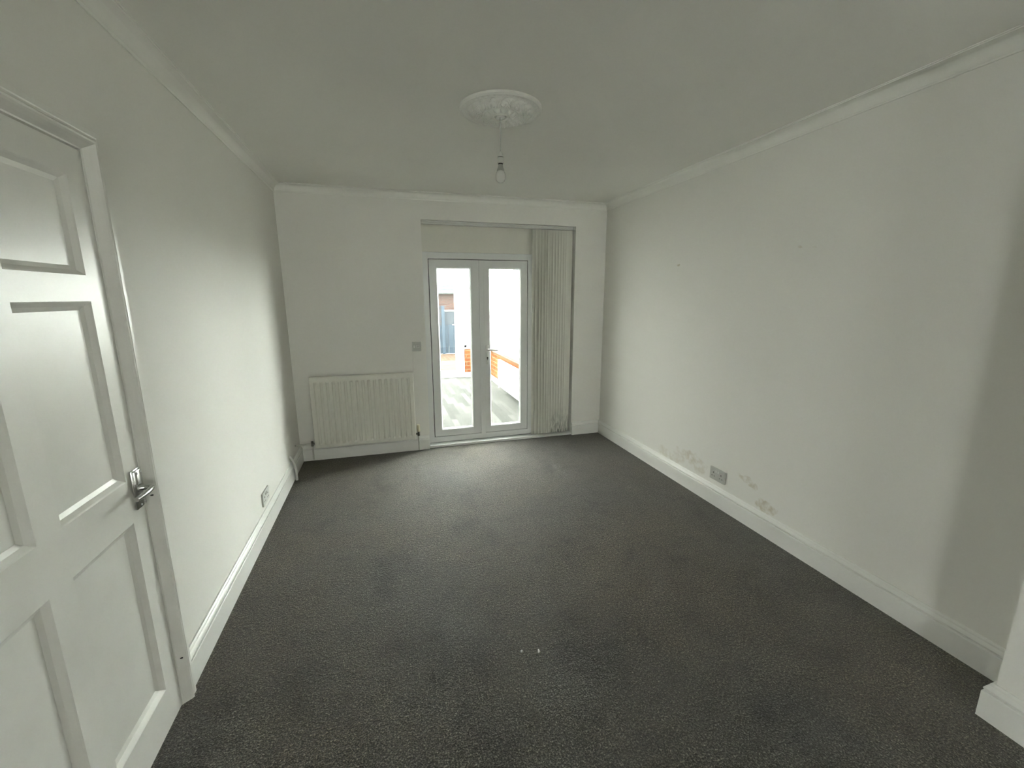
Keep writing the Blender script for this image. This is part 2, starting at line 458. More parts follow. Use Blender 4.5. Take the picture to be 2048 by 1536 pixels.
# ------------------------------------------------------------------ panelled door on the left wall
XD = -.838
door = thing('door_1', (XD, 1.27, 0)); struct(door, 'closed white six-panel door in the left wall', 'door')
def door_leaf():
    """leaf with six sunken panels as one mesh; face looks towards +x"""
    bm = new()
    ys = [DY0, .925, 1.225, 1.312, 1.609, DY1]
    zs = [.006, .155, .815, .958, 1.537, 1.612, 1.891, DZ - .004]
    V = {}
    def v(y, z, x=XD):
        k = (round(y, 5), round(z, 5), round(x, 5))
        if k not in V: V[k] = bm.verts.new((x, y, z))
        return V[k]
    for i in range(5):
        for j in range(7):
            y0, y1, z0, z1 = ys[i], ys[i + 1], zs[j], zs[j + 1]
            panel = i in (1, 3) and j in (1, 3, 5)
            if not panel:
                bm.faces.new((v(y0, z0), v(y1, z0), v(y1, z1), v(y0, z1)))
            else:
                # ledge ring, moulding slope, flat ring, raised field
                rings = [(0, 0), (.004, -.003), (.014, -.013), (.026, -.019), (.030, -.019)]
                for q in range(len(rings) - 1):
                    (a, da), (c, dc) = rings[q], rings[q + 1]
                    A = [v(y0 + a, z0 + a, XD + da), v(y1 - a, z0 + a, XD + da), v(y1 - a, z1 - a, XD + da), v(y0 + a, z1 - a, XD + da)]
                    B = [v(y0 + c, z0 + c, XD + dc), v(y1 - c, z0 + c, XD + dc), v(y1 - c, z1 - c, XD + dc), v(y0 + c, z1 - c, XD + dc)]
                    for s in range(4): bm.faces.new((A[s], A[(s + 1) % 4], B[(s + 1) % 4], B[s]))
                a, da = rings[-1]
                bm.faces.new([v(y0 + a, z0 + a, XD + da), v(y1 - a, z0 + a, XD + da), v(y1 - a, z1 - a, XD + da), v(y0 + a, z1 - a, XD + da)])
    # edges and back
    xb = XD - .036
    c = [(DY0, zs[0]), (DY1, zs[0]), (DY1, zs[-1]), (DY0, zs[-1])]
    fr = {0: [(y, zs[0]) for y in ys], 1: [(DY1, z) for z in zs], 2: [(y, zs[-1]) for y in ys[::-1]], 3: [(DY0, z) for z in zs[::-1]]}
    for k in range(4):
        bm.faces.new([v(*p) for p in fr[k]] + [v(*c[(k + 1) % 4], xb), v(*c[k], xb)])
    bm.faces.new([v(*p, xb) for p in c])
    return bm
obj('door_leaf', door_leaf(), M_door, door)
# architrave: profile in (outward distance from door edge, x)
AP = [(-.001, XD - .012), (.000, XD + .001), (.004, XD + .003), (.012, XD + .014), (.020, XD + .024), (.025, XD + .029), (.029, XD + .030), (.032, XD + .027),
      (.034, XD + .018), (.037, XD + .017), (.041, XD + .024), (.044, XD + .0255), (.058, XD + .0255), (.060, XD + .023), (.060, XD - .012)]
def arch_member(kind):
    bm = new(); rows = []
    def P(o, which):
        if which == 'R0': return (DY1 + .003 + o, 0)
        if which == 'RT': return (DY1 + .003 + o, DZ + .002 + o)
        if which == 'LT': return (DY0 - .003 - o, DZ + .002 + o)
        if which == 'L0': return (DY0 - .003 - o, 0)
    for wch in ('R0', 'RT', 'LT', 'L0'):
        rows.append([bm.verts.new((x, P(o, wch)[0], P(o, wch)[1])) for (o, x) in AP])
    n = len(AP)
    for i in range(3):
        for k in range(n):
            bm.faces.new((rows[i][k], rows[i][(k + 1) % n], rows[i + 1][(k + 1) % n], rows[i + 1][k]))
    bm.faces.new(rows[0]); bm.faces.new(rows[-1][::-1])
    return bm
arch = obj('architrave', arch_member(0), M_door, door)
bm = new()  # unseen strips behind the leaf edges, added to block leaking daylight
box(bm, XD - .062, XD - .0375, DY1 - .018, DY1 + .0115, .0005, DZ + .0115)
box(bm, XD - .062, XD - .0375, DY0 - .0095, DY0 + .018, .0005, DZ + .0115)
box(bm, XD - .0615, XD - .038, DY0 - .0095, DY1 + .0115, DZ - .018, DZ + .0115)
box(bm, XD - .0615, XD - .038, DY0 - .0095, DY1 + .0115, .0005, .02)
obj('leak_stop', bm, M_door, door)
# two nail holes in the architrave
for (z) in (.866, .195):
    bm = new(); tube(bm, [(XD + .012, DY1 + .0165, z), (XD + .0205, DY1 + .0165, z)], .0028, 8)
    obj('nail_hole', bm, M_dark, arch)
# lever handle
hd = thing('door_handle', (XD, 1.657, .91)); hd.parent = door; hd.matrix_parent_inverse = Matrix.Translation(door.location).inverted()
hd['label'] = 'chrome lever handle'
bm = box(new(), XD + .0005, XD + .008, 1.629, 1.683, .848, .985, .003)
box(bm, XD + .006, XD + .014, 1.634, 1.678, .852, .981, .004)
obj('backplate', bm, M_chrome, hd, True)
bm = new()
for z in (.862, .971):
    for y in (1.645, 1.671): tube(bm, [(XD + .0132, y, z), (XD + .0155, y, z)], .0035, 10)
obj('screw', bm, M_satin, hd)
bm = new()
tube(bm, [(XD + .012, 1.650, .920), (XD + .022, 1.650, .920), (XD + .03, 1.650, .920)], [.014, .012, .009], 16)
tube(bm, [(XD + .026, 1.650, .920), (XD + .042, 1.650, .920), (XD + .049, 1.646, .920), (XD + .053, 1.636, .920), (XD + .054, 1.61, .919), (XD + .053, 1.58, .918), (XD + .050, 1.548, .918)],
     [.008, .008, .0085, .009, .009, .0085, .0075], 14)
obj('lever', bm, M_chrome, hd, True)

# ------------------------------------------------------------------ french doors
fd = thing('door_2', (1.0, YF, 0)); struct(fd, 'white glazed french doors looking into the conservatory', 'door')
fx0, fx1 = OX0 + .002, 1.563
lz0, lz1 = .094, 1.912
lx0, lx1 = .446, 1.466
bm = new()
box(bm, fx0, lx0 - .006, YF, YF + .07, .03, 1.982, .004)
box(bm, lx1 + .006, fx1, YF, YF + .07, .03, 1.982, .004)
box(bm, fx0, fx1, YF + .0005, YF + .0695, .03, lz0 - .006, .004)
box(bm, fx0, fx1, YF + .0005, YF + .0695, lz1 + .006, 1.981, .004)
obj('door_frame', bm, M_upvc, fd)
bm = new()
box(bm, lx0 - .012, lx1 + .012, YF + .012, YF + .05, lz0 - .012, lz0 + .02)
box(bm, lx0 - .012, lx1 + .012, YF + .012, YF + .05, lz1 - .02, lz1 + .012)
box(bm, lx0 - .012, lx0 + .02, YF + .012, YF + .05, lz0, lz1)
box(bm, lx1 - .02, lx1 + .012, YF + .012, YF + .05, lz0, lz1)
obj('gasket', bm, M_gasket, fd)
def leaf(x0, x1, gx0, gx1, gz0=.163, gz1=1.838):
    bm = new(); y0, y1 = YF - .006, YF + .052
    for (a, b_, c, d_) in ((x0, gx0, lz0, lz1), (gx1, x1, lz0, lz1)):
        box(bm, a, b_, y0, y1, c, d_, .004)
    box(bm, gx0 - .004, gx1 + .004, y0 + .0008, y1 - .0008, lz0, gz0, .003)
    box(bm, gx0 - .004, gx1 + .004, y0 + .0008, y1 - .0008, gz1, lz1, .003)
    lf = obj('door_leaf', bm, M_upvc, fd)
    # glazing bead sloping into the glass
    bm = new(); g = .013; rows = []
    c = [(gx0, gz0), (gx1, gz0), (gx1, gz1), (gx0, gz1)]; s = [(1, 1), (-1, 1), (-1, -1), (1, -1)]
    for o, yy in ((-.002, y0 + .004), (0.002, y0 + .001), (g, y0 + .016), (g, y0 + .028), (-.002, y0 + .028)):
        rows.append([bm.verts.new((p[0] + q[0] * o, yy, p[1] + q[1] * o)) for p, q in zip(c, s)])
    for i in range(len(rows) - 1):
        for k in range(4): bm.faces.new((rows[i][k], rows[i][(k + 1) % 4], rows[i + 1][(k + 1) % 4], rows[i + 1][k]))
    obj('glazing_bead', bm, M_upvc, lf)
    bm = box(new(), gx0 - .005, gx1 + .005, YF + .021, YF + .027, gz0 - .005, gz1 + .005)
    obj('glass_pane', bm, M_glass, lf)
    return lf
l1 = leaf(lx0, .965, .519, .862)
l2 = leaf(.972, lx1, 1.050, 1.394)
bm = box(new(), .944, .992, YF - .016, YF - .0055, lz0 - .006, lz1 - .001, .003)
obj('cover_strip', bm, M_upvc, fd)
hh = thing('door_handle', (1.022, YF, 1.0)); hh.parent = fd; hh.matrix_parent_inverse = Matrix.Translation(fd.location).inverted(); hh['label'] = 'white lever handle with keyhole'
yp = YF - .006
bm = box(new(), 1.006, 1.037, yp - .012, yp + .001, .845, 1.052, .004)
obj('backplate', bm, M_plastic, hh, True)
bm = new()
tube(bm, [(1.021, yp - .010, 1.004), (1.021, yp - .028, 1.004)], .011, 14)
tube(bm, [(1.019, yp - .030, 1.004), (1.03, yp - .045, 1.004), (1.05, yp - .05, 1.003), (1.09, yp - .05, 1.0), (1.128, yp - .046, .997)], [.009, .0095, .009, .008, .007], 12)
obj('lever', bm, M_plastic, hh, True)
bm = new()
tube(bm, [(1.0215, yp - .0115, .916), (1.0215, yp - .0135, .916)], .0085, 14)
box(bm, 1.0185, 1.0245, yp - .0135, yp - .0115, .892, .914)
obj('keyhole', bm, M_dark, hh, label='dark keyhole')
bm = new()
for z in (.978, .862): tube(bm, [(1.0215, yp - .0115, z), (1.0215, yp - .0132, z)], .0035, 8)
obj('screw', bm, M_satin, hh)
# boards filling the recess
bm = new()
box(bm, OX0 + .001, OX1 - .001, YF + .006, YF + .07, 1.9825, OZ - .001)
box(bm, fx1 + .0005, OX1 - .001, YF + .006, YF + .07, .03, 1.982)
struct(obj('trim_2', bm, M_filler), 'painted boards above and beside the french doors', 'board')
# threshold
bm = box(new(), OX0 + .001, OX1 - .001, YB - .006, YF + .07, .0005, .026, .004)
struct(obj('trim_3', bm, M_upvc), 'white threshold strip below the french doors', 'threshold')

# ------------------------------------------------------------------ vertical blind
vb = thing('vertical_blind', (1.18, YB + .03, 2.262), 'cream vertical blind drawn to the right of the french doors under a full-width headrail', 'blind')
bm = new()
sweep(bm, [(OX0 + .004, 0), (OX1 - .008, 0)], [(YB + .012, 2.229), (YB + .008, 2.233), (YB + .008, 2.243), (YB + .012, 2.247), (YB + .012, 2.2605), (YB + .050, 2.2605), (YB + .050, 2.229)], -1)
obj('headrail', bm, M_plastic, vb)
bm = box(new(), OX1 - .0065, OX1 - .002, YB + .004, YB + .053, 2.224, 2.262, .001)
box(bm, OX1 - .022, OX1 - .0068, YB + .004, YB + .0535, 2.227, 2.2615, .002)
obj('end_cap', bm, M_greyplastic, vb)
M_slat = mat('blind_fabric_soiled', (0.86, 0.86, 0.80), 0.85, spec=0.2)
def soil(m):
    nt = m.node_tree; N = nt.nodes; L = nt.links; b = N['Principled BSDF']
    geo = N.new('ShaderNodeNewGeometry'); sp = N.new('ShaderNodeSeparateXYZ'); L.new(geo.outputs['Position'], sp.inputs[0])
    nz = N.new('ShaderNodeTexNoise'); nz.inputs['Scale'].default_value = 26; nz.inputs['Detail'].default_value = 5
    mp = N.new('ShaderNodeMapping'); mp.inputs['Scale'].default_value = (3, 3, .5)
    L.new(geo.outputs['Position'], mp.inputs[0]); L.new(mp.outputs[0], nz.inputs['Vector'])
    a = N.new('ShaderNodeMapRange'); a.inputs['From Min'].default_value = .34; a.inputs['From Max'].default_value = .04
    L.new(sp.outputs['Z'], a.inputs['Value'])
    xr = N.new('ShaderNodeMapRange'); xr.inputs['From Min'].default_value = 1.66; xr.inputs['From Max'].default_value = 1.78
    L.new(sp.outputs['X'], xr.inputs['Value'])
    c = N.new('ShaderNodeMapRange'); c.inputs['From Min'].default_value = .42; c.inputs['From Max'].default_value = .6
    L.new(nz.outputs['Fac'], c.inputs['Value'])
    m1 = N.new('ShaderNodeMath'); m1.operation = 'MULTIPLY'; L.new(a.outputs[0], m1.inputs[0]); L.new(c.outputs[0], m1.inputs[1])
    m2 = N.new('ShaderNodeMath'); m2.operation = 'MULTIPLY'; L.new(m1.outputs[0], m2.inputs[0]); L.new(xr.outputs[0], m2.inputs[1])
    m3 = N.new('ShaderNodeMath'); m3.operation = 'MULTIPLY'; L.new(m2.outputs[0], m3.inputs[0]); m3.inputs[1].default_value = .8
    mx = N.new('ShaderNodeMix'); mx.data_type = 'RGBA'; L.new(m3.outputs[0], mx.inputs['Factor'])
    mx.inputs['A'].default_value = (0.86, 0.86, 0.80, 1); mx.inputs['B'].default_value = (.08, .09, .07, 1)
    L.new(mx.outputs['Result'], b.inputs['Base Color'])
soil(M_slat)
def translucent(m, f):
    nt = m.node_tree; N = nt.nodes; L = nt.links
    t = N.new('ShaderNodeBsdfTranslucent'); t.inputs[0].default_value = (.75, .75, .68, 1)
    mx = N.new('ShaderNodeMixShader'); mx.inputs[0].default_value = f
    L.new(N['Principled BSDF'].outputs[0], mx.inputs[1]); L.new(t.outputs[0], mx.inputs[2]); L.new(mx.outputs[0], N['Material Output'].inputs[0])
translucent(M_slat, .08)
def slat(cx, ang, bow, z0=.035, z1=2.222, wd=.080):
    """a vertical strip of fabric, slightly bowed, turned by ang from the wall plane"""
    bm = new(); n = 6; cols = []
    ca, sa = math.cos(ang), math.sin(ang)
    cy = YB + .031
    for k in range(n + 1):
        t = k / n - .5
        lx = t * wd; ly = bow * (1 - 4 * t * t)
        x = cx + lx * ca - ly * sa; y = cy + lx * sa * .62 + ly * ca
        cols.append((x, y))
    th = .0009
    F = [[bm.verts.new((x, y - th, z)) for z in (z0, z1)] for x, y in cols]
    B = [[bm.verts.new((x, y + th, z)) for z in (z0, z1)] for x, y in cols]
    for k in range(n):
        bm.faces.new((F[k][0], F[k + 1][0], F[k + 1][1], F[k][1]))
        bm.faces.new((B[k][0], B[k][1], B[k + 1][1], B[k + 1][0]))
        for e in (0, 1): bm.faces.new((F[k][e], F[k + 1][e], B[k + 1][e], B[k][e]))
    for k in (0, n): bm.faces.new((F[k][0], F[k][1], B[k][1], B[k][0]))
    s = obj('slat', bm, M_slat, vb, True)
    # weight pocket at the foot
    bm = new()
    Fp = [[bm.verts.new((x, y - .0032, z)) for z in (z0 + .002, z0 + .038)] for x, y in cols]
    Bp = [[bm.verts.new((x, y + .0032, z)) for z in (z0 + .002, z0 + .038)] for x, y in cols]
    for k in range(n):
        bm.faces.new((Fp[k][0], Fp[k + 1][0], Fp[k + 1][1], Fp[k][1])); bm.faces.new((Bp[k][0], Bp[k][1], Bp[k + 1][1], Bp[k + 1][0]))
        for e in (0, 1): bm.faces.new((Fp[k][e], Fp[k + 1][e], Bp[k + 1][e], Bp[k][e]))
    for k in (0, n): bm.faces.new((Fp[k][0], Fp[k][1], Bp[k][1], Bp[k][0]))
    obj('bottom_weight', bm, M_slat, s)
    return s
for i, (cx, deg, bow) in enumerate([(1.528, 40, .007), (1.566, 36, .007), (1.604, 42, .007), (1.640, 36, .007), (1.672, 40, .006), (1.702, 34, .006),
                                    (1.735, 16, .006), (1.768, 15, .007), (1.800, 16, .006), (1.832, 17, .006), (1.862, 17, .007), (1.892, 18, .006), (1.916, 18, .006)]):
    slat(cx, math.radians(deg), bow)
bm = new()
tube(bm, [(1.492, YB + .02, 2.229), (1.494, YB + .018, 1.9), (1.496, YB + .016, 1.50)], .0013, 6)
obj('pull_cord', bm, M_plastic, vb)
bm = lathe(new(), [(0, 1.505), (.004, 1.503), (.007, 1.48), (.009, 1.43), (.009, 1.40), (.006, 1.392), (0, 1.39)], (1.496, YB + .016), 12)
obj('cord_weight', bm, M_plastic, vb, True)

# ------------------------------------------------------------------ radiator builder
def radiator_panel(w_, z0, z1, depth, ncol, top_round=.012):
    """local coordinates: x along, y=0 front face, y=depth back; pressed vertical channels"""
    bm = new()
    pitch = (w_ - .05) / ncol
    xs = [0, .004, .012]; 
    pts = [(0, 1), (.004, 1), (.014, 1)]
    off = .025
    for c in range(ncol):
        for f, h_ in ((.04, 0), (.22, 0), (.34, .8), (.42, 1), (.58, 1), (.66, .8), (.78, 0), (.96, 0)):
            pts.append((off + (c + f) * pitch, -h_ if h_ else 0))
    pts = [(p, (0 if v == 1 else v)) for p, v in pts] + [(w_ - .014, 0), (w_ - .004, 0), (w_, 0)]
    H_ = z1 - z0
    rows = [(0, 'e'), (.006, 'f'), (.030, 'f'), (.041, 's'), (.047, 'g'), (H_ - .062, 'g'), (H_ - .056, 's'), (H_ - .046, 'f'), (H_ - .012, 'f'), (H_ - .004, 'r'), (H_, 'e')]
    grid = []
    for (z, kd) in rows:
        row = []
        for i, (x, v) in enumerate(pts):
            ed = min(x, w_ - x)
            y = 0.0
            if kd == 'g': y = -v * .014
            elif kd == 's': y = -v * .009
            if kd == 'r': y = .003
            if kd == 'e': y = .008
            if ed < .002: y = max(y, .007)
            elif ed < .006: y = max(y, .001)
            row.append(bm.verts.new((x, y, z0 + z)))
        grid.append(row)
    for i in range(len(grid) - 1):
        for k in range(len(pts) - 1):
            bm.faces.new((grid[i][k], grid[i][k + 1], grid[i + 1][k + 1], grid[i + 1][k]))
    # sides, top, bottom, back
    bk = {}
    for (nm, row) in (('b', grid[0]), ('t', grid[-1])):
        bk[nm] = [bm.verts.new((v.co.x, depth, v.co.z)) for v in row]
        for k in range(len(row) - 1): bm.faces.new((row[k], row[k + 1], bk[nm][k + 1], bk[nm][k]))
    n = len(pts)
    for k, j in ((0, 0), (n - 1, n - 1)):
        bm.faces.new([g[k] for g in grid] + [bk['t'][j], bk['b'][j]])
    bm.faces.new((bk['b'][0], bk['b'][-1], bk['t'][-1], bk['t'][0]))
    return bm
rd = thing('radiator', (-.233, YB - .05, .14), 'white ribbed panel radiator on the back wall left of the french doors', 'radiator')
bm = radiator_panel(.942, .138, .824, .052, 17)
for v in bm.verts: v.co.x += -.704; v.co.y += YB - .088
obj('panel', bm, M_rad, rd)
bm = new()
for x in (-.55, .09):
    bm = new(); box(bm, x, x + .03, YB - .037, YB - .0005, .25, .72); obj('bracket', bm, M_rad, rd)
# thermostatic valve on the right
bm = new()
tube(bm, [(.265, YB - .062, .015), (.265, YB - .062, .175)], .0075, 12)
obj('pipe', bm, M_pipe, rd, True)
bm = new()
tube(bm, [(.265, YB - .062, .168), (.265, YB - .062, .186)], .013, 6)
tube(bm, [(.265, YB - .062, .180), (.265, YB - .062, .212)], .010, 12)
tube(bm, [(.236, YB - .062, .190), (.262, YB - .062, .190)], .010, 8)
obj('valve_body', bm, mat('dull_valve_metal', (.16, .155, .14), .35, metal=1), rd, True, label='dark metal valve body')
bm = lathe(new(), [(0, .284), (.012, .2835), (.0165, .279), (.0175, .268), (.0175, .225), (.014, .212), (.010, .209), (0, .209)], (.265, YB - .062), 20)
obj('thermostat_head', bm, M_cream, rd, True, label='cream plastic thermostat head')
# lockshield valve and pipes on the left
bm = new()
tube(bm, [(-.707, YB - .062, .180), (-.735, YB - .062, .180)], .010, 8)
tube(bm, [(-.729, YB - .062, .158), (-.729, YB - .062, .206)], .011, 12)
obj('valve_body', bm, mat('tarnished_valve_metal', (.20, .195, .18), .35, metal=1), rd, True, label='dark metal lockshield valve')
bm = new()
tube(bm, [(-.733, YB - .034, .014), (-.733, YB - .034, .150), (-.731, YB - .045, .158), (-.729, YB - .056, .165)], .0075, 12)
obj('pipe', bm, M_pipe, rd, True)
bm = new()
tube(bm, [(-.736, YB - .060, .182), (-.765, YB - .058, .180), (-.800, YB - .075, .182), (-.815, YB - .11, .196), (-.820, YB - .16, .212), (-.829, YB - .20, .222), (-.846, YB - .22, .228)], .0075, 12)
obj('pipe', bm, M_pipe, rd, True)

# small white plastic pipe over the left skirting
bm = new()
tube(bm, [(XL - .002, 3.875, .215), (XL + .018, 3.872, .185), (XL + .034, 3.866, .14), (XL + .043, 3.86, .085), (XL + .043, 3.855, .004)], .011, 12)
tag(obj('plastic_pipe', bm, M_plastic, None, True), 'short bent white plastic pipe coming over the left skirting board near the radiator', 'pipe')

# ------------------------------------------------------------------ sockets and switch
def plate(name, c, n_axis, wd, ht, label, cat, kind, pm=None):
    pm = pm or M_greyplastic
    """n_axis: direction of the face normal"""
    t = thing(name, c, label, cat)
    N_ = Vector(n_axis); U = Vector((0, 0, 1)); R = U.cross(N_)
    def place(bm):
        for v in bm.verts:
            p = v.co.copy(); v.co = Vector(c) + R * p.x + N_ * p.y + U * p.z
        return bm
    obj('faceplate', place(box(new(), -wd / 2, wd / 2, .0005, .011, -ht / 2, ht / 2, .003)), pm, t)
    if kind == 'double':
        for sx in (-.038, .038):
            bm = new()
            box(bm, sx - .004, sx + .004, .0105, .0118, .004 - .000, .014)
            box(bm, sx - .016, sx - .007, .0105, .0118, -.020, -.015); box(bm, sx + .007, sx + .016, .0105, .0118, -.020, -.015)
            obj('pin_slots', place(bm), M_dark, t, label='dark socket pin slots')
        for sx in (-.011, .011):
            obj('rocker', place(box(new(), sx - .006, sx + .006, .0105, .015, .014, .030, .001)), M_plastic, t)
    if kind == 'single':
        bm = new(); box(bm, -.004, .004, .0105, .0118, .004, .014); box(bm, -.016, -.007, .0105, .0118, -.02, -.015); box(bm, .007, .016, .0105, .0118, -.02, -.015)
        obj('pin_slots', place(bm), M_dark, t, label='dark socket pin slots')
        obj('rocker', place(box(new(), .018, .028, .0105, .015, .014, .030, .001)), M_plastic, t)
    if kind == 'spur':
        obj('rocker', place(box(new(), -.030, -.014, .0105, .0165, -.012, .014, .0015)), M_plastic, t)
        bm = box(new(), -.004, .026, .0105, .0140, -.014, .016, .0015)
        obj('fuse_holder', place(bm), M_plastic, t)
        bm = box(new(), .001, .021, .0138, .0152, -.009, .011, .0008)
        obj('fuse_carrier', place(bm), M_greyplastic, t)
    return t
plate('wall_socket', (XR, 2.460, .238), (-1, 0, 0), .150, .096, 'grey-white double wall socket above the right skirting between damp stains', 'socket', 'double')
plate('wall_socket', (XL, 3.062, .231), (1, 0, 0), .155, .090, 'white double wall socket just above the left skirting board', 'socket', 'double', M_plastic)
plate('fused_switch', (.288, YB, 1.068), (0, -1, 0), .086, .092, 'grey-white fused switch on the back wall between radiator and french doors', 'switch', 'spur')
# cable chase bulge under the switch
bm = box(new(), .243, .259, YB - .005, YB + .002, .815, 1.03, .0022)
struct(obj('trim_4', bm, M_wall), 'painted-over cable trunking below the fused switch', 'trunking')

# ------------------------------------------------------------------ ceiling rose and pendant
RC = (.640, 2.378)
cr = thing('ceiling_rose', (RC[0], RC[1], H), 'round ornate white plaster ceiling rose around the pendant', 'ceiling rose')
def rose_mesh():
    bm = new(); nr, na = 64, 240; R0, R1 = .033, .213; rows = []
    for i in range(nr + 1):
        rr = R0 + (R1 - R0) * i / nr; row = []
        for k in range(na):
            a = 2 * math.pi * k / na
            t = (rr - R0) / (R1 - R0)
            h = .011 + .028 * (1 - t) ** 1.3
            def ring(c, wd, am): return am * math.exp(-((rr - c) / wd) ** 2)
            h += ring(.205, .005, .006) + ring(.178, .003, .004) + ring(.088, .004, .006) + ring(.042, .005, .008)
            # acanthus band
            if .092 < rr < .176:
                s = (rr - .092) / .084; env = math.sin(math.pi * s)
                lf = abs(math.sin(8 * a + 2.2 * math.sin(math.pi * s)))
                h += env * (.020 * lf ** .7 + .008 * math.sin(48 * a + 18 * s) * math.sin(9 * s * math.pi))
            if .046 < rr < .086:
                s = (rr - .046) / .04
                h += math.sin(math.pi * s) * .013 * abs(math.cos(6 * a)) ** .6
            if .183 < rr < .200:
                h += .0035 * max(0, math.sin(40 * a))
            row.append(bm.verts.new((RC[0] + rr * math.cos(a), RC[1] + rr * math.sin(a), H - h)))
        rows.append(row)
    top = [bm.verts.new((RC[0] + R1 * math.cos(2 * math.pi * k / na), RC[1] + R1 * math.sin(2 * math.pi * k / na), H - .0002)) for k in range(na)]
    inn = [bm.verts.new((RC[0] + R0 * math.cos(2 * math.pi * k / na), RC[1] + R0 * math.sin(2 * math.pi * k / na), H - .0002)) for k in range(na)]
    rows = [inn] + rows + [top]
    for i in range(len(rows) - 1):
        for k in range(na):
            bm.faces.new((rows[i][k], rows[i][(k + 1) % na], rows[i + 1][(k + 1) % na], rows[i + 1][k]))
    return bm
obj('medallion', rose_mesh(), M_rose, cr, True)
bm = lathe(new(), [(0, H - .046), (.020, H - .046), (.024, H - .044), (.0255, H - .036), (.0255, H - .0005), (0, H - .0005)], RC, 40)
for v in bm.verts:
    if v.co.z < H - .02: v.co.z -= .006 * (v.co.x - RC[0]) + .083 * (v.co.y - RC[1])  # underside tilted so it mirrors the french doors as a glint
obj('rose_cup', bm, M_cup, cr, True, label='glossy white cup in the centre, tilted to glint')
pl = thing('pendant_light', (RC[0] - .006, RC[1] - .012, H - .045), 'bare bulb hanging on a short white cord from the ceiling rose', 'pendant light')
LC = (RC[0] - .006, RC[1] - .012)
bm = tube(new(), [(LC[0], LC[1], H - .044), (LC[0] - .001, LC[1], 2.40), (LC[0], LC[1], 2.283)], .0030, 8)
obj('cord', bm, M_greyplastic, pl, True)
bm = lathe(new(), [(0, 2.292), (.0065, 2.291), (.010, 2.286), (.0145, 2.272), (.0168, 2.266), (0, 2.266)], LC, 24)
obj('holder_cap', bm, M_plastic, pl, True)
bm = lathe(new(), [(0, 2.2655), (.0155, 2.2655), (.0155, 2.2615), (0, 2.2615)], LC, 24)
obj('shade_ring_gap', bm, M_dark, pl, True, label='dark gap below the holder cap')
bm = lathe(new(), [(0, 2.2355), (.0125, 2.2355), (.0125, 2.2295), (0, 2.2295)], LC, 24)
obj('bayonet_ring', bm, M_dark, pl, True, label='dark gap above the bulb')
bm = lathe(new(), [(0, 2.262), (.0180, 2.262), (.0185, 2.258), (.0175, 2.254), (.0185, 2.250), (.0180, 2.236), (.015, 2.2345), (0, 2.2345)], LC, 24)
obj('lamp_holder', bm, M_plastic, pl, True)
bl = obj('bulb', lathe(new(), [(0, 2.199), (.0155, 2.199), (.0225, 2.192), (.0262, 2.181), (.0270, 2.169), (.0250, 2.156), (.0195, 2.146), (.011, 2.140), (0, 2.138)], LC, 32), M_bulb, pl, True)
bm = lathe(new(), [(0, 2.2305), (.0105, 2.2305), (.0125, 2.224), (.0145, 2.214), (.0200, 2.202), (.0195, 2.198), (0, 2.197)], LC, 24)
obj('bulb_base', bm, M_greyplastic, bl, True)

# ------------------------------------------------------------------ scraps on the carpet
for (x, y, a, l_, lb) in ((.498, 1.562, .3, .009, 'tiny white crumb on the carpet, the left one of two'), (.571, 1.541, 1.3, .017, 'small white sliver on the carpet, the right one of two')):
    bm = new()
    c_ = [( -l_ / 2, -.003), (-l_ * .1, -.0045), (l_ / 2, -.002), (l_ * .45, .003), (-l_ * .2, .004), (-l_ * .5, .002)]
    for s_ in c_: pass
    lo = [bm.verts.new((x + p * math.cos(a) - q * math.sin(a), y + p * math.sin(a) + q * math.cos(a), .0006)) for p, q in c_]
    hi = [bm.verts.new((v.co.x + .0004, v.co.y, .0045 + .002 * (k % 2))) for k, v in enumerate(lo)]
    bm.faces.new(lo); bm.faces.new(hi)
    for k in range(6): bm.faces.new((lo[k], lo[(k + 1) % 6], hi[(k + 1) % 6], hi[k]))
    tag(obj('paper_scrap', bm, M_paper), lb, 'scrap')

# ------------------------------------------------------------------ conservatory
bm = box(new(), CX0, CX1 + .12, YO - .13, CY1 + .12, -.1, -.0005)
struct(obj('floor_conservatory', bm, M_lam), 'pale grey wood-effect conservatory floor', 'floor')
bm = box(new(), CX0 - .1, CX1 + .15, YO, CY1 + .15, CZ, CZ + .03)
struct(obj('ceiling_conservatory', bm, M_poly), 'pale translucent conservatory roof', 'ceiling')
# dwarf walls
bm = box(new(), 1.465, CX1 + .12, CY1, CY1 + .12, 0, .553)
struct(obj('wall_conservatory_far', bm, M_brick_far), 'low orange brick wall right of the open garden door', 'wall')
bm = box(new(), CX1, CX1 + .12, YO, CY1 - .0005, 0, .553)
struct(obj('wall_conservatory_right', bm, M_brick_side), 'low orange brick wall beside the conservatory floor', 'wall')
bm = box(new(), CX0 - .12, CX0, YO, CY1 + .12, 0, .45)
struct(obj('wall_conservatory_left', bm, M_render), 'low white conservatory side wall', 'wall')
bm = box(new(), CX0 - .07, CX0 - .04, YO, CY1 + .12, .45, CZ)  # unseen diffusing panel, added to light the room's right wall
struct(obj('light_panel_conservatory_left', bm, M_poly), 'unseen opal side panels added to throw daylight into the room', 'wall')
bm = box(new(), CX0, .42, CY1, CY1 + .12, 0, .45)
struct(obj('wall_conservatory_end', bm, M_render), 'low white conservatory end wall', 'wall')
bm = box(new(), CX0, .42, CY1 + .04, CY1 + .07, .45, CZ)  # unseen too: added to diffuse the sun and brighten the right wall
struct(obj('light_panel_conservatory_end', bm, M_poly), 'unseen opal end panels added to throw daylight into the room', 'wall')
bm = sweep(new(), [(1.466, CY1), (CX1, CY1), (CX1, YO)], [(0, 0), (.018, 0), (.018, .08), (.012, .088), (0, .09)], 1)
struct(obj('baseboard_conservatory', bm, M_upvc), 'white skirting board below the orange brickwork', 'skirting board')
